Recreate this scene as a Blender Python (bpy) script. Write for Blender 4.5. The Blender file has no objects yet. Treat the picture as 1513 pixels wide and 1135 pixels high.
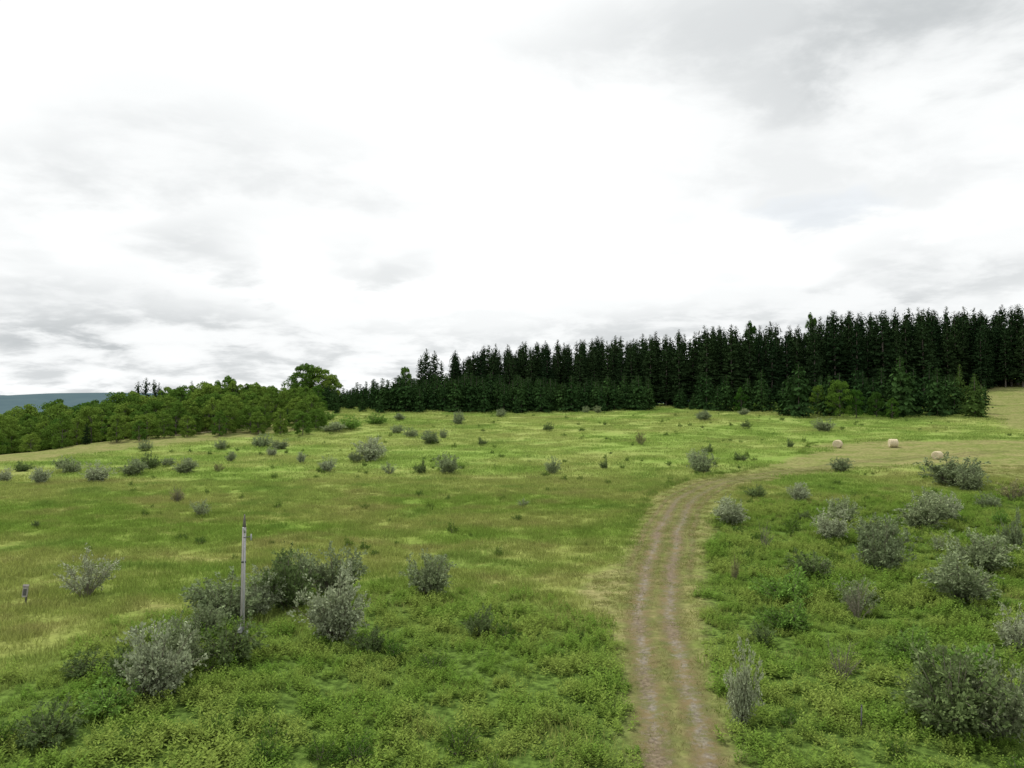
import bpy, math, random
import numpy as np
from mathutils import Vector
rng = np.random.default_rng(7); random.seed(7)
scene = bpy.context.scene
col = scene.collection
F = 1165.0; CAMZ = 12.7; HOR = 590.0
# ------------------------------------------------------------ terrain height
XS=[-600,-300,-200,-130,-97,-80,-60,-40,0,60,100,150,250,600]
YS=[-100,50,100,150,200,250,300,400,700]
TB=[[-8,-4,-1,0,0,0,0,0,0,0,0,0,0,0],
[-12,-6,-2,-.3,0,0,0,0,0,0,.2,.5,1.5,4],
[-14,-8,-3,-.5,.2,.3,.4,.5,.8,1.3,2.0,3,5,10],
[-22,-14,-7,-2,2.1,2.4,2.7,3,3.5,4.1,5.0,7,10,15],
[-30,-20,-11,-2.5,2.6,5.8,7.4,7.4,7.5,8.9,9.0,11.5,17,22],
[-34,-24,-15,-5,1,7.0,10.5,10.9,10.8,11.0,12.3,16.5,22,28],
[-36,-28,-20,-10,-4,1,5,8,10,11,13,18,25,30],
[-38,-32,-28,-20,-14,-10,-6,-2,2,6,10,16,24,30],
[-40,-40,-40,-40,-40,-40,-38,-36,-34,-30,-28,-26,-24,-20]]
TB=np.array(TB,float)
GX=np.arange(-600,601,4.0); GY=np.arange(-100,701,4.0)
tmp=np.array([np.interp(GX,XS,r) for r in TB])
HG=np.array([np.interp(GY,YS,tmp[:,i]) for i in range(len(GX))]).T
for _ in range(10):
    p=np.pad(HG,1,mode='edge')
    HG=(p[:-2,1:-1]+2*p[1:-1,1:-1]+p[2:,1:-1])/4
    p=np.pad(HG,1,mode='edge')
    HG=(p[1:-1,:-2]+2*p[1:-1,1:-1]+p[1:-1,2:])/4
def sm(a,b,x):
    t=np.clip((x-a)/(b-a),0,1); return t*t*(3-2*t)
def H(x,y):
    x=np.asarray(x,float); y=np.asarray(y,float)
    fx=np.clip((x+600)/4,0,len(GX)-1.001); fy=np.clip((y+100)/4,0,len(GY)-1.001)
    ix=fx.astype(int); iy=fy.astype(int); ax=fx-ix; ay=fy-iy
    z=HG[iy,ix]*(1-ax)*(1-ay)+HG[iy,ix+1]*ax*(1-ay)+HG[iy+1,ix]*(1-ax)*ay+HG[iy+1,ix+1]*ax*ay
    und=0.16*np.sin(x*.13+1)*np.sin(y*.11)+0.10*np.sin(x*.37+y*.21)+0.05*np.sin(x*.9-y*.6)
    z=z+und*sm(3,9,np.abs(x-8))
    ridge=(72+9*np.sin(x/310.)+5*np.sin(x/130.+2)+ -0.012*(x+1950)*(x>-1950))*sm(1800,3200,y)*(1-sm(4500,8000,y))
    return z+ridge
def site(px,py):
    """where the line of sight with this bearing meets the hillside"""
    u=(px-756.5)/F; v=(HOR-py)/F
    t=np.arange(15,600,0.25)
    hit=CAMZ+v*t < H(u*t,t)
    i=int(np.argmax(hit)) if hit.any() else len(t)-1
    Y=float(t[i]); return u*Y,Y,float(H(u*Y,Y))
# ------------------------------------------------------------ track & zones
TR=np.array([(4.4,8),(5.2,18),(5.87,27.1),(7.0,36.1),(8.08,44.8),(10.45,56.9),(13.2,68),(15.8,78),(20.2,92),(26.5,104),(36,113),(49,121),(62,128),(85,136)],float)
def catmull(P,n=14):
    out=[]
    for i in range(len(P)-1):
        p0=P[max(i-1,0)];p1=P[i];p2=P[i+1];p3=P[min(i+2,len(P)-1)]
        for t in np.linspace(0,1,n,endpoint=False):
            out.append(.5*((2*p1)+(-p0+p2)*t+(2*p0-5*p1+4*p2-p3)*t*t+(-p0+3*p1-3*p2+p3)*t**3))
    out.append(P[-1]); return np.array(out)
TC=catmull(TR,20)
tang=np.gradient(TC,axis=0); tang/=np.linalg.norm(tang,axis=1)[:,None]
nrm=np.stack([tang[:,1],-tang[:,0]],1)   # to the right
def track_d(x,y):
    x=np.ravel(x);y=np.ravel(y); out=np.empty(len(x)); yy=np.empty(len(x))
    for s in range(0,len(x),20000):
        dx=x[s:s+20000,None]-TC[None,:,0]; dy=y[s:s+20000,None]-TC[None,:,1]
        d=dx*dx+dy*dy; i=d.argmin(1); k=np.arange(len(i))
        out[s:s+20000]=dx[k,i]*nrm[i,0]+dy[k,i]*nrm[i,1]
        big=np.sqrt(d[k,i]); sg=np.sign(out[s:s+20000]); out[s:s+20000]=np.where(big>6,sg*big,out[s:s+20000])
        yy[s:s+20000]=TC[i,1]
    return out,yy
def inpoly(x,y,P):
    ins=np.zeros(len(x),bool); n=len(P)
    for i in range(n):
        x1,y1=P[i];x2,y2=P[(i+1)%n]
        c=((y1>y)!=(y2>y))&(x<(x2-x1)*(y-y1)/((y2-y1) if y2!=y1 else 1e-9)+x1)
        ins^=c
    return ins
def wob(x,y,s=1.0): return s*(np.sin(x*.55+y*.31)+np.sin(y*.83-x*.23+1.3)+.6*np.sin(x*1.7+y*1.3))/2.6
MOWN=[[(30,108),(45,116),(64,120),(68,104),(110,100),(140,150),(97,151),(59,151),(50,134),(38,122)],
[(-250,110),(-90,133),(-74,155),(-47,178),(-52,215),(-60,262),(-250,262)],
[(104,166),(260,160),(260,290),(150,262),(120,205)]]
LWT=([20,30,42,47,51,56,64,75,90,110,130],[1.8,1.8,2.2,3.6,5.4,4.2,3.0,3.0,4.0,4.5,6])
def mown(x,y):
    x=np.ravel(x).astype(float);y=np.ravel(y).astype(float)
    xx=x+wob(x,y,1.2); yy=y+wob(y,x,1.2)
    m=np.zeros(len(x),bool)
    for P in MOWN: m|=inpoly(xx,yy,P)
    d,ty=track_d(x,y)
    Lw=np.interp(ty,*LWT)
    Rw=np.interp(ty,[20,30,42,60,75,90,105],[2.0,2.1,2.6,3.4,4.0,4.0,4])
    w=wob(x,y,.35)
    m|=(d>-(Lw+w))&(d<Rw+w)
    return m
def lush(x,y):
    x=np.ravel(x).astype(float);y=np.ravel(y).astype(float)
    lim=np.interp(x,[-60,-26,-20,-9,2,7,9,14,25,60],[35,38,46,55,52,48,62,76,92,104])
    return np.clip((lim+wob(x*.6,y*.6,5)-y)/9,0,1)
# ------------------------------------------------------------ node helpers
def newmat(name):
    m=bpy.data.materials.new(name); m.use_nodes=True; nt=m.node_tree; nt.nodes.clear()
    o=nt.nodes.new('ShaderNodeOutputMaterial'); return m,nt,o
class N:
    def __init__(s,nt): s.nt=nt
    def n(s,t,**k):
        x=s.nt.nodes.new(t)
        for a,b in k.items(): setattr(x,a,b)
        return x
    def l(s,a,b): s.nt.links.new(a,b)
    def setin(s,sock,v):
        if isinstance(v,bpy.types.NodeSocket): s.l(v,sock)
        else: sock.default_value=v
    def math(s,op,a,b=0.0,c=None,clamp=False):
        x=s.n('ShaderNodeMath',operation=op); x.use_clamp=clamp
        s.setin(x.inputs[0],a); s.setin(x.inputs[1],b)
        if c is not None: s.setin(x.inputs[2],c)
        return x.outputs[0]
    def mr(s,v,a,b,c=0.0,d=1.0,smooth=True):
        x=s.n('ShaderNodeMapRange'); x.interpolation_type='SMOOTHSTEP' if smooth else 'LINEAR'
        s.setin(x.inputs[0],v); 
        for i,q in enumerate((a,b,c,d)): s.setin(x.inputs[i+1],q)
        return x.outputs[0]
    def noise(s,vec,scale,detail=4,rough=.55,dist=0):
        x=s.n('ShaderNodeTexNoise'); 
        if vec is not None: s.l(vec,x.inputs['Vector'])
        x.inputs['Scale'].default_value=scale; x.inputs['Detail'].default_value=detail
        x.inputs['Roughness'].default_value=rough; x.inputs['Distortion'].default_value=dist
        return x.outputs['Fac']
    def mix(s,f,a,b,mode='MIX'):
        x=s.n('ShaderNodeMix',data_type='RGBA',blend_type=mode)
        s.setin(x.inputs[0],f)
        for i,v in ((6,a),(7,b)):
            if isinstance(v,tuple) and len(v)==3: v=v+(1,)
            s.setin(x.inputs[i],v)
        return x.outputs[2]
    def scale_col(s,c,f):
        x=s.n('ShaderNodeVectorMath',operation='SCALE'); s.l(c,x.inputs[0]); s.setin(x.inputs['Scale'],f); return x.outputs[0]
def attr(q,name):
    a=q.n('ShaderNodeAttribute'); a.attribute_name=name; return a.outputs['Fac']
def meadow_col(q,det=2):
    """field colour, by place"""
    g=q.n('ShaderNodeNewGeometry'); P=g.outputs['Position']
    sp=q.n('ShaderNodeSeparateXYZ'); q.l(P,sp.inputs[0]); y=sp.outputs[1]
    mp=q.n('ShaderNodeMapping'); mp.inputs['Scale'].default_value=(.6,1,1); q.l(P,mp.inputs[0]); PS=mp.outputs[0]
    n1=q.noise(PS,.06,det,.6); n3=q.noise(PS,.14,det+1,.72)
    c=q.mix(q.mr(n1,.38,.6),(.160,.235,.045),(.230,.262,.074))
    c=q.mix(q.math('MULTIPLY',q.mr(n3,.50,.68),.48),c,(.270,.240,.100))
    c=q.mix(q.math('MULTIPLY',q.mr(n3,.46,.33),.6),c,(.120,.205,.038))
    far=q.math('MULTIPLY',q.mr(y,80.,150.),.9)  # sunlit far field beyond the cloud shadow, painted as brighter grass colour
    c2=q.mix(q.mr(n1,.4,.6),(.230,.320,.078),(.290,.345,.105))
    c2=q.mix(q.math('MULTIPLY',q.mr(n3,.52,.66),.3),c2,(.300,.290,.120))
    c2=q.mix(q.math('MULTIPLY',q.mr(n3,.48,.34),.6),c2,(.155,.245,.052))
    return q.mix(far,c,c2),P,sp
# ------------------------------------------------------------ materials
def leafshader(q,c,trans,o):
    d=q.n('ShaderNodeBsdfDiffuse'); q.l(c,d.inputs[0])
    if trans<=0: q.l(d.outputs[0],o.inputs[0]); return
    t=q.n('ShaderNodeBsdfTranslucent'); mx=q.n('ShaderNodeMixShader')
    q.l(c,t.inputs[0]); mx.inputs[0].default_value=trans
    q.l(d.outputs[0],mx.inputs[1]); q.l(t.outputs[0],mx.inputs[2]); q.l(mx.outputs[0],o.inputs[0])
def foliage(name,c1,c2,trans=.3,lo=.6,hi=1.35,objcol=False,patch=0,pc=None):
    m,nt,o=newmat(name); q=N(nt)
    g=q.n('ShaderNodeNewGeometry'); oi=q.n('ShaderNodeObjectInfo')
    c=q.mix(oi.outputs['Random'],c1,c2)
    if objcol: c=q.mix(1.0,c,oi.outputs['Color'],'MULTIPLY')
    f=q.mr(g.outputs['Random Per Island'],0.,1.,lo,hi,False)
    if patch:
        nz=q.noise(g.outputs['Position'],patch,2); c=q.mix(q.mr(nz,.42,.62),c,pc)
    c=q.scale_col(c,f); leafshader(q,c,trans,o); return m
def field_mat(name,mult,tint=None,tf=0.,trans=.3,lo=.65,hi=1.35):
    m,nt,o=newmat(name); q=N(nt)
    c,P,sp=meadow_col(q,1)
    if tint: c=q.mix(tf,c,tint)
    g=q.n('ShaderNodeNewGeometry'); oi=q.n('ShaderNodeObjectInfo')
    f=q.math('MULTIPLY',q.mr(g.outputs['Random Per Island'],0.,1.,lo*mult,hi*mult,False),q.mr(oi.outputs['Random'],0.,1.,.85,1.15,False))
    leafshader(q,q.scale_col(c,f),trans,o); return m
def simple(name,c1,c2,scale=8,rough=.85,bump=.2,stretch=(1,1,1)):
    m,nt,o=newmat(name); q=N(nt)
    tc=q.n('ShaderNodeTexCoord'); mp=q.n('ShaderNodeMapping'); mp.inputs['Scale'].default_value=stretch
    q.l(tc.outputs['Object'],mp.inputs[0]); nz=q.noise(mp.outputs[0],scale,6,.65)
    b=q.n('ShaderNodeBsdfPrincipled'); q.l(q.mix(q.mr(nz,.3,.7),c1,c2),b.inputs['Base Color']); b.inputs['Roughness'].default_value=rough
    bp=q.n('ShaderNodeBump'); bp.inputs['Strength'].default_value=bump; bp.inputs['Distance'].default_value=.02; q.l(nz,bp.inputs['Height']); q.l(bp.outputs[0],b.inputs['Normal'])
    q.l(b.outputs[0],o.inputs[0]); return m
M_spruce=foliage('spruce_needles',(.014,.030,.012),(.028,.050,.018),0,.6,1.5)
M_yspruce=foliage('young_spruce_needles',(.022,.050,.016),(.038,.076,.022),0,.6,1.5)
M_decid=foliage('broadleaf_foliage',(.062,.135,.022),(.165,.245,.042),.3,.6,1.4,True)
M_bramble=foliage('bramble_leaves',(.075,.150,.025),(.125,.200,.034),.25,.6,1.4)
M_olive=foliage('olive_shrub_leaves',(.215,.250,.155),(.265,.290,.190),.2,.6,1.5,True)
M_weed=foliage('leafy_weed_leaves',(.125,.225,.034),(.175,.265,.046),.3,.65,1.35,patch=.22,pc=(.215,.285,.060))
M_margin=foliage('rank_grass_leaves',(.135,.215,.040),(.190,.250,.060),.3,.6,1.35)
M_bark=simple('bark',(.08,.065,.05),(.16,.14,.12),6)
M_twig=simple('grey_twigs',(.12,.11,.075),(.20,.185,.13),6)
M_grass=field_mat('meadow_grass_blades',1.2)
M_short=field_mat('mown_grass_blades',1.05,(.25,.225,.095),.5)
# ground
def ground_mat():
    m,nt,o=newmat('hillside_ground'); q=N(nt)
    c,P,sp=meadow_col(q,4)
    c=q.scale_col(c,.9)
    nf=q.noise(P,2.2,6,.7); nm=q.noise(P,.5,5,.65)
    lushc=q.mix(q.mr(nf,.35,.65),(.050,.085,.018),(.105,.165,.034))
    c=q.mix(attr(q,'lush'),c,lushc)
    mp=q.n('ShaderNodeMapping'); mp.inputs['Scale'].default_value=(.25,1,1); q.l(P,mp.inputs[0])
    mc=q.mix(q.mr(q.noise(mp.outputs[0],.3,5,.7),.35,.65),(.170,.195,.062),(.240,.225,.098))
    mc=q.mix(q.math('MULTIPLY',q.mr(nm,.45,.65),.7),mc,(.130,.170,.042))
    c=q.mix(attr(q,'mown'),c,mc)
    c=q.scale_col(c,q.mr(nf,.25,.75,.65,1.3))
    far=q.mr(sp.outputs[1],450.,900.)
    c=q.mix(far,c,q.mix(q.noise(P,.012,6,.7),(.050,.085,.110),(.100,.145,.150)))  # distant forested ridge, aerial haze painted into its blue-green colour
    b=q.n('ShaderNodeBsdfPrincipled'); q.l(c,b.inputs['Base Color']); b.inputs['Roughness'].default_value=1; b.inputs['Specular IOR Level'].default_value=0
    bp=q.n('ShaderNodeBump'); bp.inputs['Strength'].default_value=.5; bp.inputs['Distance'].default_value=.15
    q.l(nf,bp.inputs['Height']); q.l(bp.outputs[0],b.inputs['Normal'])
    q.l(b.outputs[0],o.inputs[0]); return m
def track_mat():
    m,nt,o=newmat('muddy_wheel_ruts'); q=N(nt)
    g=q.n('ShaderNodeNewGeometry'); P=g.outputs['Position']; lat=attr(q,'lat'); al=attr(q,'along')
    n1=q.noise(P,2.0,7,.8); n2=q.noise(P,5,6,.8); n0=q.noise(P,.20,5,.7); nG=q.noise(P,.8,5,.75)
    la=q.math('ABSOLUTE',q.math('ADD',lat,q.mr(q.noise(P,.12,1),.3,.7,-.12,.12,False)))
    dist=q.math('ABSOLUTE',q.math('SUBTRACT',la,.88))
    w=q.mr(al,40.,95.,.38,.30,False)
    br=q.math('MULTIPLY',q.math('SUBTRACT',n1,.5),2.8)
    e=q.math('ADD',q.math('ADD',q.math('SUBTRACT',w,dist),br),q.math('MULTIPLY',q.math('SUBTRACT',n0,.5),1.8))
    fade=q.mr(al,75.,128.,1.,.25)
    mask=q.math('MULTIPLY',q.mr(e,-.2,.5,0.,.95),fade,clamp=True)
    soft=q.math('MULTIPLY',q.mr(q.math('ADD',dist,q.math('MULTIPLY',br,-.4)),.0,1.2,.88,0.),fade)
    # older outer wheel marks where the track widens on the bend
    d2=q.math('ABSOLUTE',q.math('SUBTRACT',la,2.15))
    old=q.math('MULTIPLY',q.mr(q.math('ADD',d2,q.math('MULTIPLY',br,-.5)),.0,.5,.75,0.),q.math('MULTIPLY',q.mr(al,50.,66.),q.mr(al,122.,98.)))
    c=q.mix(q.mr(n2,.38,.62),(.090,.075,.052),(.275,.250,.205))
    c=q.mix(q.mr(n0,.40,.56,0.,.8),c,q.mix(q.mr(n2,.35,.65),(.090,.064,.038),(.215,.160,.095)))
    sc=q.mix(q.mr(nG,.40,.62),(.200,.150,.070),(.140,.155,.045))
    c=q.mix(mask,sc,c)
    a=q.math('MAXIMUM',q.math('MAXIMUM',mask,soft),old,clamp=True)
    wet=q.math('MULTIPLY',mask,q.mr(n0,.52,.42))
    b=q.n('ShaderNodeBsdfPrincipled'); q.l(c,b.inputs['Base Color']); q.l(q.mr(wet,0.,1.,.95,.55),b.inputs['Roughness']); q.l(a,b.inputs['Alpha'])
    b.inputs['Specular IOR Level'].default_value=.3
    bp=q.n('ShaderNodeBump'); bp.inputs['Strength'].default_value=.8; bp.inputs['Distance'].default_value=.06
    q.l(n2,bp.inputs['Height']); q.l(bp.outputs[0],b.inputs['Normal'])
    q.l(b.outputs[0],o.inputs[0]); return m
# ------------------------------------------------------------ ground sheet
def axis(parts):
    out=[]
    for a,b,s in parts: out+=list(np.arange(a,b,s))
    return np.array(out)
gx=axis([(-7000,-1000,200),(-1000,-300,25),(-300,-110,4),(-110,-45,1),(-45,45,.5),(45,120,1),(120,300,4),(300,1000,25),(1000,7001,200)])
gy=axis([(-400,0,20),(0,20,2),(20,110,.5),(110,270,1.0),(270,420,5),(420,1000,20),(1000,9001,100)])
XX,YY=np.meshgrid(gx,gy); x=XX.ravel(); y=YY.ravel(); z=H(x,y)
ny,nx=XX.shape
idx=np.arange(nx*ny).reshape(ny,nx)
fc=np.stack([idx[:-1,:-1],idx[:-1,1:],idx[1:,1:],idx[1:,:-1]],-1).reshape(-1,4)
def fastmesh(name,V,Q,smooth=False):
    me=bpy.data.meshes.new(name); V=np.asarray(V,np.float32); Q=np.asarray(Q,np.int32)
    me.vertices.add(len(V)); me.vertices.foreach_set('co',V.ravel())
    me.loops.add(Q.size); me.loops.foreach_set('vertex_index',Q.ravel())
    me.polygons.add(len(Q)); me.polygons.foreach_set('loop_start',np.arange(0,Q.size,Q.shape[1],dtype=np.int32))
    me.polygons.foreach_set('loop_total',np.full(len(Q),Q.shape[1],np.int32))
    if smooth: me.polygons.foreach_set('use_smooth',np.ones(len(Q),bool))
    me.update(); me.validate(); return me
def setattr_f(me,name,v):
    a=me.attributes.new(name,'FLOAT','POINT'); a.data.foreach_set('value',np.asarray(v,np.float32))
me=fastmesh('hillside_ground',np.stack([x,y,z],1),fc,True)
mw=np.zeros(len(x)); near=(np.abs(x)<300)&(y>-50)&(y<320); mw[near]=mown(x[near],y[near]).astype(float)
def blur(a):
    p=np.pad(a.reshape(ny,nx),1,mode='edge'); return ((p[:-2,1:-1]+p[2:,1:-1]+p[1:-1,:-2]+p[1:-1,2:]+2*p[1:-1,1:-1])/6).ravel()
mw=blur(blur(mw))
setattr_f(me,'mown',mw); setattr_f(me,'lush',lush(x,y)*(y>-100))
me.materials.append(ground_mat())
ground=bpy.data.objects.new('hillside_ground',me); col.objects.link(ground)
# track
def ribbon(TF,lat,lift):
    tg=np.gradient(TF,axis=0); tg/=np.linalg.norm(tg,axis=1)[:,None]; nn=np.stack([tg[:,1],-tg[:,0]],1)
    PX=TF[:,None,0]+nn[:,None,0]*lat[None]; PY=TF[:,None,1]+nn[:,None,1]*lat[None]
    PZ=H(PX,PY)+lift[None]
    i2=np.arange(PX.size).reshape(PX.shape)
    f2=np.stack([i2[:-1,:-1],i2[:-1,1:],i2[1:,1:],i2[1:,:-1]],-1).reshape(-1,4)
    return np.stack([PX.ravel(),PY.ravel(),PZ.ravel()],1),f2,PX.shape
lat=np.linspace(-2.8,2.8,41); TF=catmull(TR,40)
V_,f2,shp=ribbon(TF,lat,.035+.05*np.exp(-(lat/.5)**2))
me=fastmesh('dirt_track',V_,f2,True)
setattr_f(me,'lat',np.broadcast_to(lat,shp).ravel()); setattr_f(me,'along',np.broadcast_to(TF[:,1:2],shp).ravel())
me.materials.append(track_mat()); col.objects.link(bpy.data.objects.new('dirt_track',me))
# faint footpath over the left crest
M_path=simple('worn_path_earth',(.27,.235,.13),(.36,.32,.20),.8,1,.2)
fp=[site(a,b)[:2] for a,b in [(352,611),(362,615),(368,620),(364,626),(352,631),(330,636),(290,641),(250,644)]]
V_,f2,shp=ribbon(catmull(np.array(fp),10),np.linspace(-.55,.55,5),np.full(5,.09))
me=fastmesh('worn_footpath',V_,f2,True); me.materials.append(M_path); col.objects.link(bpy.data.objects.new('worn_footpath',me))
# ------------------------------------------------------------ geometry builder
class Geo:
    def __init__(s): s.V=[];s.Q=[];s.M=[];s.n=0
    def diamonds(s,P,A,W,mat=0,mid=.5):
        P=np.asarray(P);A=np.asarray(A);W=np.asarray(W); k=len(P)
        v=np.stack([P,P+A*mid+W,P+A,P+A*mid-W],1).reshape(-1,3)
        s.V.append(v); s.Q.append(np.arange(4*k).reshape(k,4)+s.n); s.M.append(np.full(k,mat)); s.n+=4*k
    def tube(s,pts,rad,sides=5,mat=1,cap=False):
        pts=np.asarray(pts,float); k=len(pts); a=np.arange(sides)*2*np.pi/sides
        t=np.gradient(pts,axis=0); t/=np.linalg.norm(t,axis=1)[:,None]+1e-9
        up=np.where(np.abs(t[:,2:3])>.9,np.array([[1.,0,0]]),np.array([[0,0,1.]]))
        u=np.cross(t,up); u/=np.linalg.norm(u,axis=1)[:,None]; w=np.cross(t,u)
        r=np.asarray(rad)[:,None,None]
        v=pts[:,None]+r*(u[:,None]*np.cos(a)[None,:,None]+w[:,None]*np.sin(a)[None,:,None])
        i=np.arange(k*sides).reshape(k,sides)+s.n; j=np.roll(i,-1,1)
        q=np.stack([i[:-1],j[:-1],j[1:],i[1:]],-1).reshape(-1,4)
        s.V.append(v.reshape(-1,3)); s.Q.append(q); s.M.append(np.full(len(q),mat)); s.n+=k*sides
    def mesh(s,name,mats):
        me=fastmesh(name,np.concatenate(s.V),np.concatenate(s.Q))
        me.polygons.foreach_set('material_index',np.concatenate(s.M).astype(np.int32))
        for m in mats: me.materials.append(m)
        return me
def unit(v): return v/(np.linalg.norm(v,axis=-1,keepdims=True)+1e-9)
def rvec(r,n): return unit(r.normal(size=(n,3)))
def spruce(seed,Ht,R,base,mat,step=.45,name='spruce',pw=1.0):
    r=np.random.default_rng(seed); g=Geo()
    g.tube([(0,0,-1),(0,0,Ht*.5),(0,0,Ht*.98)],[Ht*.013,Ht*.008,.02],6)
    P=[];A=[];W=[]
    z=Ht*base; wave=r.random()*6
    while z<Ht*.985:
        t=(z/Ht-base)/(1-base)
        rad=(R*(1-t)**pw*(min(1,.6+t*3)))*(1+.13*math.sin(t*17+wave))+.10
        nb=r.integers(6,10) if t<.85 else 6
        lop=r.random()*6.28
        for b in range(nb):
            if r.random()<.10: continue
            a=r.random()*2*math.pi; L=rad*r.uniform(.7,1.15)*(1+.15*math.cos(a-lop)); zz=z+r.uniform(-.5,.5)*step
            d=np.array([math.cos(a),math.sin(a),0]); pr=np.array([-d[1],d[0],0])
            dr=-.38+.75*t
            m=max(2,int(L/.48)); s=np.linspace(.15,.95,m)
            base_p=np.array([0,0,zz])+d*(s*L)[:,None]; base_p[:,2]+=dr*s*L+.12*s*s*L
            for sd in (-1,1):
                l=(.34*L*(1-s)+.36*min(1,.4+L*.4))*r.uniform(.7,1.3,m)
                dirv=unit(d*.8+pr*sd*r.uniform(.4,1.0)+np.array([0,0,-.25]))
                P.append(base_p); A.append(dirv*l[:,None]); W.append((np.cross(dirv,rvec(r,m))*.5+np.array([0,0,.5]))*(l*.30)[:,None])
            if L>.8:
                l=r.uniform(.4,.85,m); dv=unit(d*.5+np.array([0,0,-.8])+r.normal(size=(m,3))*.25)
                P.append(base_p);A.append(dv*l[:,None]);W.append(pr*(l*.38)[:,None])
            P.append(base_p[-1:]);A.append((d*.5+np.array([0,0,.12]))[None]*r.uniform(.5,1.)*min(1,L*.6+.25));W.append(pr[None]*.12)
        z+=step*r.uniform(.8,1.2)*(1 if t<.8 else .7)
    tp=np.array([[0,0,Ht*.93]]); P.append(tp);A.append(np.array([[0,0,Ht*.075]]));W.append(np.array([[.08,0,0]]))
    g.diamonds(np.concatenate(P),np.concatenate(A),np.concatenate(W),0,.45)
    return g.mesh(name,[mat,M_bark])
def broadleaf(seed,Ht,R,mat,nc=46,leaf=.34,name='broadleaf',low=.22):
    r=np.random.default_rng(seed); g=Geo()
    g.tube([(0,0,-1),(.1,0,Ht*.3),(.2,.1,Ht*.6),(.1,.1,Ht*.85)],[Ht*.022,Ht*.016,Ht*.009,.03],7)
    C=[]
    for i in range(nc):
        th=r.random()*2*math.pi; u=r.uniform(0,1); zz=low+(.93-low)*u
        prof=math.sin(math.pi*min(1,(u*.74+.24)))**.6
        rr=R*prof*math.sqrt(r.uniform(.3,1.0))*r.uniform(.75,1.12)
        c=np.array([math.cos(th)*rr,math.sin(th)*rr,Ht*zz+r.normal()*.4]); C.append(c)
        if i%4==0:
            st=np.array([0.1,0,Ht*max(.12,zz-.25)]); mid=(st+c)/2+np.array([0,0,-.3])
            g.tube([st,mid,c],[Ht*.007,Ht*.005,.03],4)
    for c in C:
        k=int(r.integers(80,150)); cr=R*r.uniform(.16,.33)
        n=rvec(r,k); n[:,2]=np.where(n[:,2]<-.1,-n[:,2],n[:,2])
        p=c+n*cr*r.uniform(.75,1.12,(k,1))*np.array([1,1,.8])
        ax=unit(np.cross(n+rvec(r,k)*.45,rvec(r,k))); s=leaf*r.uniform(.6,1.4,(k,1))
        w=unit(np.cross(ax,n+rvec(r,k)*.35))
        g.diamonds(p,ax*s,w*s*.45,0)
    return g.mesh(name,[mat,M_bark])
def shrub(seed,mat,nb=44,per=130,leaf=.075,dense=1.,name='olive_shrub',flat=.8,dead=False,low=.32):
    """about 2 m wide, 1.7 m high"""
    r=np.random.default_rng(seed); g=Geo(); LP=[];LA=[];LW=[]
    for b in range(nb):
        a=r.random()*2*math.pi; sp=math.sqrt(r.uniform(.02,1)); 
        L=r.uniform(.66,1.2)*(1.0+.17*math.sin(a*3+seed))
        d=unit(np.array([math.cos(a)*sp*1.05,math.sin(a)*sp*1.05,flat*(1.5-.9*sp)])[None])[0]
        tip=d*L*np.array([1.0,1.0,1.38]); mid=tip*.5+np.array([0,0,.10]); st=np.array([math.cos(a)*.08,math.sin(a)*.08,-.15])
        s=np.linspace(0,1,6)[:,None]
        pts=st*(1-s)**2+2*mid*s*(1-s)+tip*s*s
        g.tube(pts,np.linspace(.022,.005,6),3)
        tw=9
        for k in range(tw):
            q=r.uniform(low,1.0); p=st*(1-q)**2+2*mid*q*(1-q)+tip*q*q
            td=unit((d*.8+rvec(r,1)[0]*.8)[None])[0]; tl=r.uniform(.14,.38)
            if k%3==0 or dead: g.tube([p,p+td*tl*.6,p+td*tl],[.007,.005,.003],3)
            m=int(per/tw*dense)
            if m<1: continue
            f=r.random((m,1)); lp=p+td*tl*f+rvec(r,m)*.045
            la=unit(td+rvec(r,m)*.8); l=leaf*r.uniform(.6,1.35,(m,1))
            LP.append(lp);LA.append(la*l);LW.append(unit(np.cross(la,rvec(r,m)))*l*.28)
    if LP: g.diamonds(np.concatenate(LP),np.concatenate(LA),np.concatenate(LW),0)
    return g.mesh(name,[mat,M_twig])
def weed(seed,mat,h=.6,stems=15,rad=.55,leaf=.15,name='weed'):
    r=np.random.default_rng(seed); g=Geo()
    for i in range(stems):
        a=r.random()*6.283; q=rad*math.sqrt(r.random()); b=np.array([math.cos(a)*q,math.sin(a)*q,-.05])
        hh=h*r.uniform(.65,1.25)*(1-.3*q/rad); tip=b+np.array([r.normal()*.08,r.normal()*.08,hh])
        m=12; f=np.linspace(.3,1,m)[:,None]; p=b+(tip-b)*f
        an=np.arange(m)*2.4+r.random()*6; la=unit(np.stack([np.cos(an),np.sin(an),np.linspace(-.1,.8,m)],1)+r.normal(size=(m,3))*.15)
        l=leaf*(1.15-.5*f)*r.uniform(.8,1.25,(m,1)); w=unit(np.cross(la,np.array([0,0,1.])))*l*.24
        g.diamonds(p,la*l,w,0)
    return g.mesh(name,[mat])
def tuft(seed,mat,h=.4,blades=80,rad=.8,w=.022,name='tuft',lean=.35):
    r=np.random.default_rng(seed); g=Geo()
    a=r.random(blades)*6.283; q=rad*np.sqrt(r.random(blades))
    b=np.stack([np.cos(a)*q,np.sin(a)*q,np.full(blades,-.04)],1)
    hh=h*r.uniform(.45,1.25,blades); A=np.stack([r.normal(size=blades)*lean*hh,r.normal(size=blades)*lean*hh,hh],1)
    W=unit(np.cross(A,rvec(r,blades)))*w*r.uniform(.7,1.4,(blades,1))
    g.diamonds(b,A,W,0,.35); return g.mesh(name,[mat])
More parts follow.
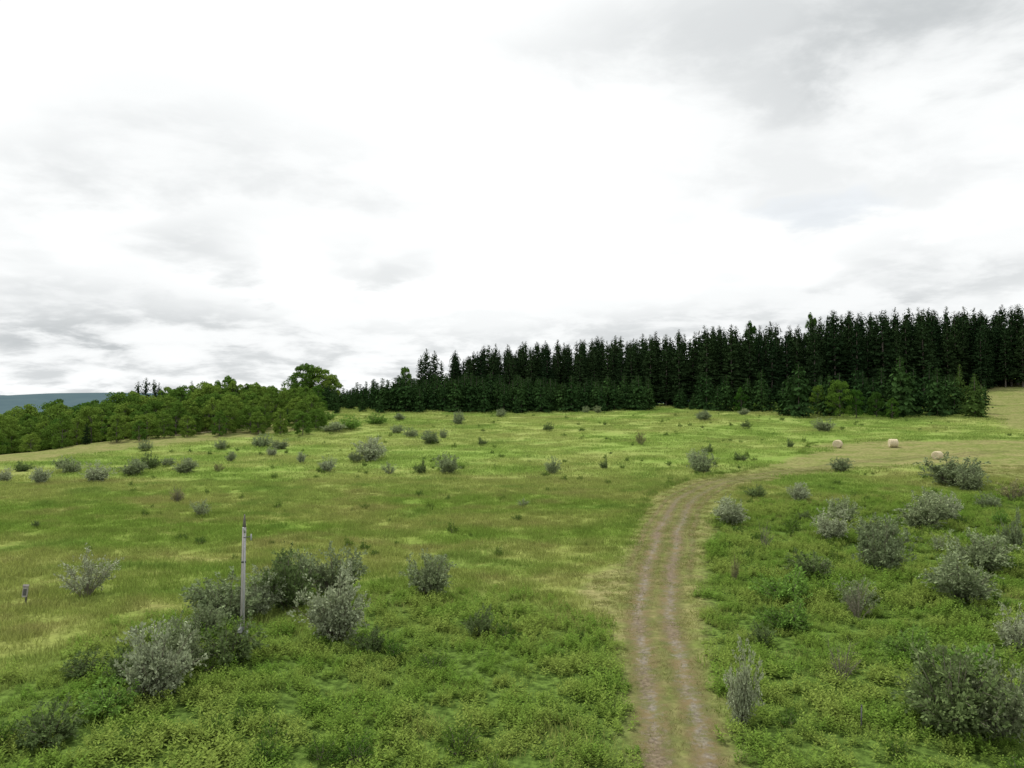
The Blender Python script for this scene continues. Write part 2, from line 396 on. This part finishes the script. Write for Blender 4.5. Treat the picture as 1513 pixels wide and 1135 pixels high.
# ------------------------------------------------------------ scatter (one instanced object per mass)
def scatter(name,X,Y,meshes,sc,szv=.15,tilt=.0,zoff=0.,keepz=None,kinds=None):
    k=len(X); 
    tc=bpy.data.collections.new(name+'_kinds')
    for i,m in enumerate(meshes): tc.objects.link(bpy.data.objects.new('%s_kind_%02d'%(name,i),m))
    me=bpy.data.meshes.new(name); me.vertices.add(k)
    Z=H(X,Y)+zoff
    me.vertices.foreach_set('co',np.stack([X,Y,Z],1).astype(np.float32).ravel())
    s=np.asarray(sc)*np.ones(k); S=np.stack([s*rng.uniform(1-szv,1+szv,k),s*rng.uniform(1-szv,1+szv,k),s*rng.uniform(1-szv,1+szv,k)],1)
    if keepz is not None: S[:,2]=keepz
    a=me.attributes.new('sc','FLOAT_VECTOR','POINT'); a.data.foreach_set('vector',S.astype(np.float32).ravel())
    R=np.stack([rng.normal(size=k)*tilt,rng.normal(size=k)*tilt,rng.random(k)*6.283],1)
    a=me.attributes.new('ro','FLOAT_VECTOR','POINT'); a.data.foreach_set('vector',R.astype(np.float32).ravel())
    a=me.attributes.new('ti','INT','POINT'); a.data.foreach_set('value',(kinds if kinds is not None else rng.integers(0,len(meshes),k)).astype(np.int32))
    ob=bpy.data.objects.new(name,me); col.objects.link(ob)
    ng=bpy.data.node_groups.new(name+'_gn','GeometryNodeTree')
    ng.interface.new_socket('Geometry',in_out='INPUT',socket_type='NodeSocketGeometry')
    ng.interface.new_socket('Geometry',in_out='OUTPUT',socket_type='NodeSocketGeometry')
    q=N(ng); gi=q.n('NodeGroupInput'); go=q.n('NodeGroupOutput')
    ci=q.n('GeometryNodeCollectionInfo'); ci.inputs['Collection'].default_value=tc
    ci.inputs['Separate Children'].default_value=True; ci.inputs['Reset Children'].default_value=True
    ip=q.n('GeometryNodeInstanceOnPoints'); q.l(gi.outputs[0],ip.inputs['Points']); q.l(ci.outputs[0],ip.inputs['Instance'])
    ip.inputs['Pick Instance'].default_value=True
    def na(nm,t):
        x=q.n('GeometryNodeInputNamedAttribute'); x.data_type=t; x.inputs['Name'].default_value=nm
        return [o for o in x.outputs if o.enabled and o.name=='Attribute'][0]
    q.l(na('ti','INT'),ip.inputs['Instance Index']); q.l(na('ro','FLOAT_VECTOR'),ip.inputs['Rotation']); q.l(na('sc','FLOAT_VECTOR'),ip.inputs['Scale'])
    q.l(ip.outputs[0],go.inputs[0])
    md=ob.modifiers.new('instances','NODES'); md.node_group=ng
    return ob
def fan(n,y0,y1,edge=.72):
    """even spread over the part of the hillside between two distances"""
    Y=np.sqrt(rng.uniform(y0*y0,y1*y1,n)); X=rng.uniform(-edge,edge,n)*(Y+4); return X,Y
W1=[weed(i,M_weed,h=.48+.09*(i%3),name='leafy_weed') for i in range(4)]
X,Y=fan(13500,22,106); L=lush(X,Y); k=(rng.random(len(X))<L*1.0)&~mown(X,Y); X=X[k];Y=Y[k]
scatter('leafy_weed_patch',X,Y,W1,rng.uniform(.65,1.35,len(X))*(1+.30*wob(X*.5,Y*.5)),tilt=.08)
T1=[tuft(20+i,M_grass,h=.36,blades=85,rad=.85,w=.016,name='meadow_tuft') for i in range(3)]
X,Y=fan(13500,28,112); L=lush(X,Y); k=(rng.random(len(X))>L*.85)&~mown(X,Y); X=X[k];Y=Y[k]
scatter('meadow_grass',X,Y,T1,rng.uniform(.7,1.3,len(X)),tilt=.06)
T2=[tuft(30+i,M_grass,h=.32,blades=240,rad=2.6,w=.035,name='far_tuft') for i in range(3)]
X,Y=fan(6000,108,245,.70); k=~mown(X,Y)&(X>-105); X=X[k];Y=Y[k]
scatter('hillside_grass',X,Y,T2,rng.uniform(.7,1.3,len(X)),tilt=.02)
T3=[tuft(40+i,M_short,h=.14,blades=80,rad=.5,w=.009,name='short_tuft',lean=.6) for i in range(2)]
X,Y=fan(22000,22,120); k=mown(X,Y); X=X[k];Y=Y[k]; d,_=track_d(X,Y); k=(np.abs(np.abs(d)-.9)>.45)|(rng.random(len(X))<.2); X=X[k];Y=Y[k]
scatter('mown_grass',X,Y,T3,rng.uniform(.6,1.5,len(X)))
# slightly ranker grass standing along the mown edge, round the outside of the bend
T4=[tuft(50+i,M_margin,h=.42,blades=34,rad=.5,w=.018,name='rank_tuft') for i in range(2)]
n=620; i=rng.integers(0,len(TC),n); ty=TC[i,1]; off=np.interp(ty,*LWT)+.15+np.abs(rng.normal(size=n))*.45
X=TC[i,0]-nrm[i,0]*off+rng.normal(size=n)*.25; Y=TC[i,1]-nrm[i,1]*off+rng.normal(size=n)*.25
k=(ty>72)&(ty<134)&~mown(X,Y)&(rng.random(n)<np.interp(ty,[72,95,130],[.15,1,.8])); X=X[k];Y=Y[k]
scatter('rank_grass_margin',X,Y,T4,rng.uniform(.6,1.3,len(X)))
edge=np.array([(50,134),(59,151.5),(97,151.5),(112,151.5)]); t=rng.random(190)*3; a=t.astype(int); f=(t-a)[:,None]
E=edge[a]*(1-f)+edge[a+1]*f+rng.normal(size=(190,2))*.6+np.array([-1.,1.2])
scatter('hay_field_margin',E[:,0],E[:,1],T4,rng.uniform(.6,1.2,190))
# low bramble/weed knots through the field
W2=[shrub(60+i,M_bramble,nb=26,per=70,leaf=.11,name='bramble',flat=.5) for i in range(2)]
X,Y=fan(620,62,215,.68); k=~mown(X,Y)&(rng.random(len(X))<.65)&(X>-.3*Y-20); X=X[k];Y=Y[k]
scatter('bramble_thicket',X,Y,W2,rng.uniform(.22,.6,len(X)))
X,Y=fan(190,26,85,.68); k=~mown(X,Y)&(lush(X,Y)>.5); X=X[k];Y=Y[k]
scatter('bramble_clumps',X,Y,W2,rng.uniform(.3,.8,len(X)))
# ------------------------------------------------------------ forests
SP=[spruce(100+i,24,[4.6,4.0,5.0,4.3][i],[.04,.12,.07,.16][i],M_spruce,step=.52,name='tall_spruce',pw=.78) for i in range(4)]
YSP=[spruce(120+i,8,[2.3,2.0,2.6][i],.02,M_yspruce,step=.32,name='young_spruce',pw=.8) for i in range(3)]
DC=[broadleaf(140+i,12,[4.8,4.3,5.4][i],M_decid,nc=58,name='broadleaf',low=.05,leaf=.38) for i in range(3)]
DCT=broadleaf(150,12,4.6,M_decid,nc=54,name='broadleaf_field',low=.26)
def px2X(px,Y): return (px-756.5)/F*Y
def poisson(X,Y,dmin):
    keep=[]; 
    for i in range(len(X)):
        if all((X[i]-X[j])**2+(Y[i]-Y[j])**2>dmin*dmin for j in keep): keep.append(i)
    return np.array(keep)
# tall spruce stand
n=3000; px=rng.uniform(668,1640,n); 
y0=np.interp(px,[655,850,1000,1150,1300,1420,1640],[268,262,240,232,236,246,252])+rng.uniform(-4,4,n); Y=y0+rng.uniform(0,42,n); X=px2X(px,Y)
k=poisson(X,Y,4.0); px=px[k];X=X[k];Y=Y[k]
top=np.interp(px,[655,700,850,900,1030,1050,1190,1210,1350,1513,1640],[518,510,506,498,490,484,478,464,459,454,450])-2
hh=(CAMZ+(HOR-top)/F*(Y))-H(X,Y); hh=hh*rng.uniform(.76,1.04,len(X)); sc=hh/24
scatter('spruce_forest',X,Y,SP,sc*rng.uniform(.85,1.25,len(X)),.1,keepz=sc,tilt=.012)
# young plantation in front
n=1100; px=rng.uniform(455,960,n); y0=np.interp(px,[455,560,700,960],[236,228,224,222])+rng.uniform(-6,3,n); Y=y0+rng.uniform(0,36,n); X=px2X(px,Y)
k=poisson(X,Y,3.1); px=px[k];X=X[k];Y=Y[k]
top=np.interp(px,[455,520,600,700,800,960],[574,564,555,552,558,556])
hh=np.clip((CAMZ+(HOR-top)/F*Y)-H(X,Y),4,13)*rng.uniform(.6,1.08,len(X)); sc=hh/8
scatter('young_spruce_plantation',X,Y,YSP,sc*rng.uniform(.9,1.25,len(X)),.1,keepz=sc,tilt=.02)
# mixed edge on the right
n=150; px=rng.uniform(1000,1460,n); Y=np.interp(px,[1000,1150,1300,1460],[220,208,198,190])+rng.uniform(0,26,n); X=px2X(px,Y)
k=poisson(X,Y,3.8); px=px[k];X=X[k];Y=Y[k]; hh=rng.uniform(4,12,len(X))
kd=rng.choice([0,1,2],len(X))
scatter('young_spruce_edge',X,Y,YSP,hh/9.,.12,kinds=kd)
# broadleaf woodland beyond the crest on the left
n=3000; px=rng.uniform(-160,470,n); Y=rng.uniform(170,345,n); X=px2X(px,Y); z=H(X,Y)
crest=np.interp(px,[-160,0,240,380,470],[690,668,632,607,600])
top=np.interp(px,[-160,0,60,130,200,250,300,350,380,470],[598,589,586,574,567,560,558,563,572,573])
hid=z<CAMZ+(HOR-crest)/F*Y-.5
k=hid; px=px[k];X=X[k];Y=Y[k];z=z[k];top=top[k]; k=poisson(X,Y,4.4); px=px[k];X=X[k];Y=Y[k];z=z[k];top=top[k]
hh=np.clip((CAMZ+(HOR-top)/F*Y)-z,3,18)*rng.uniform(.74,1.02,len(X)); lowc=np.interp(Y,[170,195,220,250],[6,9,13,18])*rng.uniform(.6,1.1,len(X)); hh=np.minimum(hh,lowc)
kd=rng.choice([0,1,2,3],len(X),p=[.32,.31,.32,.05])
scatter('broadleaf_woodland',X,Y,DC+[spruce(190,12,2.8,.04,M_spruce,step=.4,name='wood_spruce',pw=.85)],hh/12,.15,kinds=kd)
# ------------------------------------------------------------ single plants
def put(name,me,x,y,z,s,rot=None,color=None):
    o=bpy.data.objects.new(name,me); o.location=(x,y,z); o.scale=s if isinstance(s,tuple) else (s,s,s)
    o.rotation_euler=(0,0,random.random()*6.28 if rot is None else rot)
    if color: o.color=color
    col.objects.link(o); return o
def tree(name,mesh,h0,px,Y,top,wid=1.,color=None):
    X=px2X(px,Y); z=float(H(X,Y)); h=(CAMZ+(HOR-top)/F*Y)-z; s=h/h0
    put(name,mesh,X,Y,z,(s*wid,s*wid,s),color=color)
for px,Y,top,w in [(425,188,602,.8),(320,205,608,1.1),(345,215,601,.9),(375,222,600,1.),(403,208,595,1.1),(415,215,600,.9),(498,222,588,1.),(562,220,584,1.),(763,217,582,1.),(805,222,582,1.1),(908,222,561,.85),(945,220,574,1.1),
   (1180,196,537,1.1),(1330,192,525,1.05),(1385,190,542,1.),(1290,198,556,1.1),(1125,210,562,1.),(1165,200,556,1.),(1350,196,545,1.1),(1410,194,556,1.),(1060,214,570,1.),(1225,196,552,1.),(470,228,583,1.),(535,226,585,1.1),(440,225,588,1.),(393,232,590,.9),(358,226,594,.8)]:
    tree('spruce_tree',random.choice(YSP),8,px,Y,top,w)
for px,Y,top in [(204,255,562),(216,258,557),(228,255,559),(235,248,565),(283,262,562)]: tree('spruce_tree',SP[px%4],24,px,Y,top,.9)
for px,Y,top in [(630,266,514),(642,270,517),(622,272,524),(652,268,532),(636,262,540)]: tree('spruce_tree',SP[px%4],24,px,Y,top,1.0)
DK=(.45,.55,.6,1); MD=(.75,.85,.8,1)
for px,Y,top,w,c in [(448,262,536,.75,None),(474,266,541,1.05,None),(488,262,552,.8,None),(600,262,541,.45,MD),(1241,193,560,.75,MD),(1208,198,568,.6,MD),(1095,211,574,.7,MD),(1295,191,578,.7,DK),(1110,255,480,.35,DK),(1200,262,468,.3,DK),(1265,192,574,.7,MD),(1318,188,588,.8,MD)]:
    tree('broadleaf_tree',DCT if top<560 and px<700 else DC[px%3],12,px,Y,top,w,c)
M_larch=foliage('larch_needles',(.07,.12,.03),(.085,.135,.033),.2)
LR=spruce(180,8,2.4,.05,M_larch,step=.3,name='larch')
tree('larch_tree',LR,8,1440,186,552,1.15); tree('larch_tree',LR,8,1418,196,538,.7)
SH=[shrub(200+i,M_olive,nb=50,per=145,leaf=.086,low=.18) for i in range(3)]
SHthin=shrub(210,M_olive,nb=32,per=80,leaf=.08,name='thin_shrub')
SHbare=shrub(211,M_twig,nb=20,per=9,leaf=.05,name='bare_shrub',dead=True)
C_s=(1.22,1.22,1.2,1); C_m=(.88,.95,.78,1); C_d=(.50,.62,.36,1); C_g=(.62,.95,.30,1); C_b=(.9,.8,.55,1)
B=[ # bearing col,row, width,height, kind, tone
(115,888,86,62,3,C_s),(217,1038,112,100,0,C_s),(262,998,80,72,1,C_m),(180,1012,50,36,2,C_d),(325,925,110,62,1,C_m),(378,912,66,54,0,C_s),(303,948,60,50,0,C_m),(420,905,95,78,1,C_d),(435,890,80,60,1,C_m),(490,953,104,86,0,C_s),(490,885,85,64,1,C_m),
(635,882,72,60,0,C_m),(710,940,42,28,2,C_d),(330,985,90,40,2,C_d),(293,764,35,24,3,C_m),(260,742,26,20,3,C_b),(53,780,12,10,0,C_d),(545,965,50,24,2,C_d),
(57,716,30,24,0,C_s),(138,713,42,24,0,C_s),(192,704,42,22,1,C_m),(218,694,28,16,2,C_d),(270,701,38,20,1,C_m),(100,700,32,16,2,C_m),(4,713,24,18,0,C_s),(88,692,26,12,1,C_m),(30,697,24,10,2,C_d),(245,690,22,12,0,C_m),
(212,667,20,11,2,C_m),(325,665,20,13,0,C_m),(384,661,30,13,2,C_m),(410,664,32,12,0,C_m),(400,675,18,12,0,C_s),(445,685,14,16,0,C_s),(340,683,16,14,1,C_m),(322,697,20,12,3,C_b),
(482,698,26,18,0,C_s),(545,683,48,34,0,C_s),(525,684,22,14,1,C_m),(575,701,26,17,3,C_m),(622,701,17,14,2,C_d),(660,701,40,26,1,C_m),(634,657,34,18,1,C_m),(677,628,22,18,1,C_m),(585,641,22,12,0,C_m),(607,647,22,10,2,C_m),(655,648,14,12,1,C_m),
(490,640,40,12,1,C_m),(515,636,34,14,2,C_g),(462,632,34,14,2,C_g),(555,628,30,12,2,C_g),(590,622,20,10,1,C_m),(480,622,26,12,2,C_g),
(740,617,20,11,1,C_m),(810,638,16,9,2,C_d),(866,611,14,9,1,C_m),(883,611,14,10,1,C_m),(816,701,24,20,0,C_m),(893,693,12,10,2,C_d),(948,658,18,20,3,C_b),(712,659,13,8,2,C_d),(772,750,20,12,3,C_m),
(1042,623,26,14,1,C_m),(1035,620,16,10,0,C_m),(1100,614,18,9,1,C_m),(1103,634,14,9,2,C_d),(1130,608,36,10,2,C_g),(1065,606,30,8,2,C_g),(1220,639,34,16,0,C_m),(1040,699,44,28,1,C_m),(1030,690,30,20,0,C_s),(1047,671,16,10,2,C_d),(1168,662,10,9,2,C_d),(1095,682,20,8,2,C_d),
(1245,698,32,20,0,C_m),(1120,737,28,13,2,C_d),(1183,742,34,26,0,C_s),(1083,778,60,36,1,C_s),(1232,802,56,38,0,C_s),(1250,776,56,34,1,C_m),(1378,787,84,52,1,C_m),(1405,772,46,40,0,C_s),(1420,722,84,40,1,C_m),(1440,728,46,34,0,C_m),(1503,742,52,30,3,C_b),
(1313,850,84,70,1,C_m),(1305,805,60,36,1,C_m),(1437,895,118,62,1,C_m),(1465,850,98,56,0,C_m),(1480,777,22,16,2,C_g),(1466,753,34,16,2,C_m),(1205,856,66,26,2,C_d),(1170,895,76,36,2,C_g),(1275,908,66,50,3,C_m),(1128,955,34,22,2,C_d),
(1098,1072,52,96,0,C_s),(1170,935,70,30,2,C_g),(1430,1098,165,108,1,C_d),(1490,1105,110,110,1,C_m),(1385,1060,90,56,3,C_d),(1508,965,56,52,0,C_s),(1350,975,70,30,2,C_g),(1500,815,30,40,2,C_m),(1190,770,20,10,2,C_d),(1445,1000,80,30,2,C_g),(1085,860,14,36,3,C_b),(1390,815,30,24,3,C_m),
(60,1110,90,40,2,C_d),(150,1065,80,34,2,C_g),(120,1005,60,24,2,C_d)]
SG=shrub(215,M_olive,nb=44,per=120,leaf=.11,name='green_shrub',flat=.55,low=.12)
kinds=[SH[0],SH[1],SG,SHthin,SH[2]]
for (px,py,w,h,kd,c) in B:
    X,Y,z=site(px,py); W=w/F*Y; hh=.96*h/F*Y
    me_=kinds[kd] if not (kd==0 and px%2) else SH[2]
    h0=1.0 if kd==2 else 1.32
    nm={0:'olive_shrub',1:'olive_shrub',2:'green_shrub',3:'thin_shrub'}[kd]
    v=random.uniform(.95,1.2)
    put(nm,me_,X,Y+W*.3,float(H(X,Y+W*.3)),(W/1.95,W/1.95,max(hh/h0,.25*W)),color=(c[0]*v,c[1]*v,c[2]*v,1))
for (px,py,w,h) in [(1128,812,26,38),(1240,1005,56,56),(1085,858,12,30),(262,742,24,22),(1265,915,50,50)]:
    X,Y,z=site(px,py); W=w/F*Y; put('bare_sapling',SHbare,X,Y,z,(W/1.9,W/1.9,h/F*Y/1.3))
# ------------------------------------------------------------ man-made things
M_wood=simple('weathered_wood',(.25,.235,.215),(.42,.40,.37),5,.9,.5,(6,6,.5))
M_metal=simple('galvanised_metal',(.28,.29,.30),(.40,.41,.42),12,.5,.05)
M_dark=simple('dark_metal',(.05,.05,.05),(.1,.1,.1),12,.5,.05)
M_white=simple('porcelain_white',(.7,.7,.68),(.8,.8,.78),12,.35,.02)
M_hay=simple('hay',(.42,.35,.21),(.66,.58,.40),9,1,.8,(1,1,1))
M_rope=simple('dark_cap',(.10,.09,.08),(.16,.15,.13),9)
def boxo(name,sx,sy,sz,loc,mat,par,bev=.015,rot=(0,0,0)):
    import bmesh
    bm=bmesh.new(); bmesh.ops.create_cube(bm,size=1); bmesh.ops.scale(bm,vec=(sx,sy,sz),verts=bm.verts)
    bmesh.ops.bevel(bm,geom=bm.edges[:],offset=bev,segments=2,affect='EDGES')
    me=bpy.data.meshes.new(name); bm.to_mesh(me); bm.free(); me.materials.append(mat)
    o=bpy.data.objects.new(name,me); o.location=loc; o.rotation_euler=rot; o.parent=par; col.objects.link(o); return o
def cyl(name,r1,r2,p1,p2,mat,par,seg=14):
    import bmesh
    p1=Vector(p1);p2=Vector(p2); d=p2-p1
    bm=bmesh.new(); bmesh.ops.create_cone(bm,cap_ends=True,segments=seg,radius1=r1,radius2=r2,depth=d.length)
    me=bpy.data.meshes.new(name); bm.to_mesh(me); bm.free(); me.materials.append(mat)
    for p in me.polygons: p.use_smooth=len(p.vertices)==4
    o=bpy.data.objects.new(name,me); o.location=(p1+p2)/2; o.rotation_mode='QUATERNION'; o.rotation_quaternion=d.to_track_quat('Z','Y'); o.parent=par; col.objects.link(o); return o
X,Y,z=site(360,946)
pole=bpy.data.objects.new('utility_pole',None); pole.location=(X,Y,z); pole.rotation_euler=(0,math.radians(.8),0); col.objects.link(pole)
PH=186/F*Y
cyl('shaft',.125,.095,(0,0,-.5),(0,0,PH*.9),M_wood,pole)
cyl('pole_top',.095,.03,(0,0,PH*.9),(0,0,PH),M_rope,pole,8)
cyl('conduit',.03,.03,(.09,-.12,0),(.07,-.09,PH*.86),M_metal,pole,8)
cyl('weatherhead',.06,.04,(.07,-.09,PH*.86),(.0,-.18,PH*.9),M_metal,pole,8)
cyl('insulator_arm',.022,.022,(0,-.1,PH*.82),(.42,-.16,PH*.83),M_dark,pole,8)
cyl('insulator',.045,.03,(.42,-.16,PH*.80),(.42,-.16,PH*.85),M_metal,pole,10)
cyl('ground_wire',.012,.012,(-.12,-.05,0),(-.09,-.03,PH*.88),M_dark,pole,6)
boxo('meter_box',.26,.16,.40,(-.06,-.24,.72),M_metal,pole)
cyl('meter_dial',.09,.09,(-.06,-.32,.78),(-.06,-.40,.78),M_white,pole,16)
boxo('breaker_box',.20,.14,.30,(.26,-.2,.45),M_metal,pole)
cyl('stub_post',.05,.05,(.28,-.04,-.3),(.28,-.04,1.0),M_wood,pole,8)
cyl('step_band',.125,.125,(0,0,PH*.62),(0,0,PH*.635),M_dark,pole,14)
X,Y,z=site(38,894)
ub=bpy.data.objects.new('pedestal_box',None); ub.location=(X,Y,z); ub.rotation_euler=(0,math.radians(7),math.radians(20)); col.objects.link(ub)
boxo('post',.10,.10,1.2,(.08,.12,.4),M_dark,ub)
boxo('housing',.28,.20,.66,(0,-.04,.88),M_wood,ub)
boxo('lid',.34,.28,.04,(0,-.05,1.24),M_rope,ub,rot=(math.radians(18),0,0))
boxo('door_panel',.18,.02,.40,(0,-.15,.86),M_dark,ub,.004)
X,Y,z=site(1268,1078)
mp_=bpy.data.objects.new('marker_post',None); mp_.location=(X,Y,z); col.objects.link(mp_)
cyl('stake',.03,.028,(0,0,-.2),(.03,0,.95),M_dark,mp_,8); cyl('stake_cap',.036,.03,(.03,0,.95),(.03,0,1.0),M_dark,mp_,8)
# hay bales
def bale():
    g=Geo(); r=np.random.default_rng(5); ns=72; R=.72; Wd=1.3
    prof=[(0.0,-Wd/2),(.12,-Wd/2-.01),(.25,-Wd/2+.015),(.38,-Wd/2-.01),(.5,-Wd/2+.015),(.62,-Wd/2),(.69,-Wd/2+.05)]+[(R,v) for v in np.linspace(-Wd/2+.12,Wd/2-.12,9)]
    prof+=[(a,-b) for a,b in prof[6::-1]]
    a=np.arange(ns)*2*np.pi/ns; V=[]
    for i,(rr,xx) in enumerate(prof):
        q=rr*(1+r.normal(size=ns)*.012)+ (0.012*math.sin(i*2.2) if rr>.7 else 0)
        V.append(np.stack([np.full(ns,xx)+r.normal(size=ns)*.008,q*np.cos(a),q*np.sin(a)*.96],1))
    V=np.concatenate(V); i=np.arange(len(prof)*ns).reshape(-1,ns); j=np.roll(i,-1,1)
    Q=np.stack([i[:-1],j[:-1],j[1:],i[1:]],-1).reshape(-1,4)
    g.V.append(V);g.Q.append(Q);g.M.append(np.zeros(len(Q)));g.n+=len(V)
    k=500; th=r.random(k)*6.283; p=np.stack([r.uniform(-.62,.62,k),R*np.cos(th),R*.96*np.sin(th)],1); n=p*np.array([0,1,1])
    A=unit(rvec(r,k)+unit(n)*.4)*r.uniform(.05,.12,(k,1)); g.diamonds(p,A,unit(np.cross(A,rvec(r,k)))*.008,0)
    return g.mesh('round_bale',[M_hay])
BM=bale()
for px,py,rt,sc in [(1237,662,.9,1.05),(1319,661,-.15,1.1),(1384,679,.6,.98)]:
    X,Y,z=site(px,py); put('round_hay_bale',BM,X,Y,z+.66*sc,sc,rt)
# ------------------------------------------------------------ sky & light
SAZ,SEL=math.radians(-38),math.radians(56)
w=bpy.data.worlds.new('World'); scene.world=w; w.use_nodes=True; nt=w.node_tree; nt.nodes.clear(); q=N(nt)
out=q.n('ShaderNodeOutputWorld')
st=q.n('ShaderNodeTexSky'); st.sky_type='NISHITA'; st.sun_disc=False; st.sun_elevation=SEL; st.sun_rotation=SAZ; st.altitude=300
tc=q.n('ShaderNodeTexCoord'); D=tc.outputs['Generated']; sp=q.n('ShaderNodeSeparateXYZ'); q.l(D,sp.inputs[0])
dx,dy,dz=sp.outputs
az=q.math('MULTIPLY',q.math('ARCTAN2',dx,dy),57.2958); el=q.math('MULTIPLY',q.math('ARCSINE',dz),57.2958)
den=q.math('ADD',q.math('MAXIMUM',dz,0.),.22)
cb=q.n('ShaderNodeCombineXYZ'); q.l(q.math('DIVIDE',dx,den),cb.inputs[0]); q.l(q.math('DIVIDE',dy,den),cb.inputs[1]); q.l(q.math('MULTIPLY',dz,2.),cb.inputs[2])
PL=cb.outputs[0]
nA=q.noise(PL,1.1,4,.5,.2); nB=q.noise(PL,3.2,6,.58,.2)
azw=q.math('ADD',az,q.math('MULTIPLY',q.math('SUBTRACT',nA,.5),36.)); elw=q.math('ADD',el,q.math('MULTIPLY',q.math('SUBTRACT',nB,.5),9.))
blobs=[(28,25,20,5.2,.56),(34,23,9,4,.2),(-20,16,13,4.5,.34),(-15.5,10,6,2,.36),(-26,6.3,10,2.2,.32),(23,16,14,5,.30),(20,5.0,20,2.4,.40),(30,8.5,7,1.8,.42),(-22,3.2,22,3.0,.28),(-32,12,6,4,.2)]
acc=None
for (a,e,ra,re,s) in blobs:
    u=q.math('DIVIDE',q.math('SUBTRACT',azw,float(a)),float(ra)); v=q.math('DIVIDE',q.math('SUBTRACT',elw,float(e)),float(re))
    r2=q.math('ADD',q.math('MULTIPLY',u,u),q.math('MULTIPLY',v,v))
    m_=q.mr(r2,1.9,0.,0.,s)
    acc=m_ if acc is None else q.math('ADD',acc,m_)
acc=q.math('MULTIPLY',acc,q.mr(nB,.36,.62,.45,1.1))
low=q.mr(el,11.,1.,0.,1.)
acc=q.math('ADD',acc,q.math('MULTIPLY',low,q.mr(nB,.45,.64,0.,.38)))
acc=q.math('MINIMUM',acc,1.,clamp=True)
cc=q.mix(acc,(1.06,1.075,1.075),(.50,.53,.545))
b1=q.n('ShaderNodeBackground'); q.l(cc,b1.inputs[0]); b1.inputs[1].default_value=1.0
b2=q.n('ShaderNodeBackground'); q.l(st.outputs[0],b2.inputs[0]); b2.inputs[1].default_value=.12
hu=q.math('DIVIDE',q.math('SUBTRACT',azw,22.5),7.); hv=q.math('DIVIDE',q.math('SUBTRACT',elw,12.8),1.3)
hole=q.mr(q.math('ADD',q.math('MULTIPLY',hu,hu),q.math('MULTIPLY',hv,hv)),1.5,0.,0.,.14)
mx=q.n('ShaderNodeMixShader'); q.l(hole,mx.inputs[0]); q.l(b1.outputs[0],mx.inputs[1]); q.l(b2.outputs[0],mx.inputs[2]); q.l(mx.outputs[0],out.inputs[0])
sl=bpy.data.lights.new('sun','SUN'); sl.energy=3.0; sl.angle=math.radians(3); sl.color=(1,.96,.88)
so=bpy.data.objects.new('sun',sl); so.rotation_mode='QUATERNION'
so.rotation_quaternion=Vector((math.sin(SAZ)*math.cos(SEL),math.cos(SAZ)*math.cos(SEL),math.sin(SEL))).to_track_quat('Z','Y'); so.location=(0,0,80); col.objects.link(so)
cd=bpy.data.cameras.new('camera'); cd.sensor_width=36; cd.lens=F/1513*36; cd.clip_end=20000; cd.clip_start=.5
co=bpy.data.objects.new('camera',cd); co.location=(0,0,CAMZ); co.rotation_euler=(math.radians(90)+math.atan((HOR-567.5)/F),0,0); col.objects.link(co); scene.camera=co
scene.view_settings.view_transform='Standard'; scene.view_settings.look='None'; scene.view_settings.exposure=0
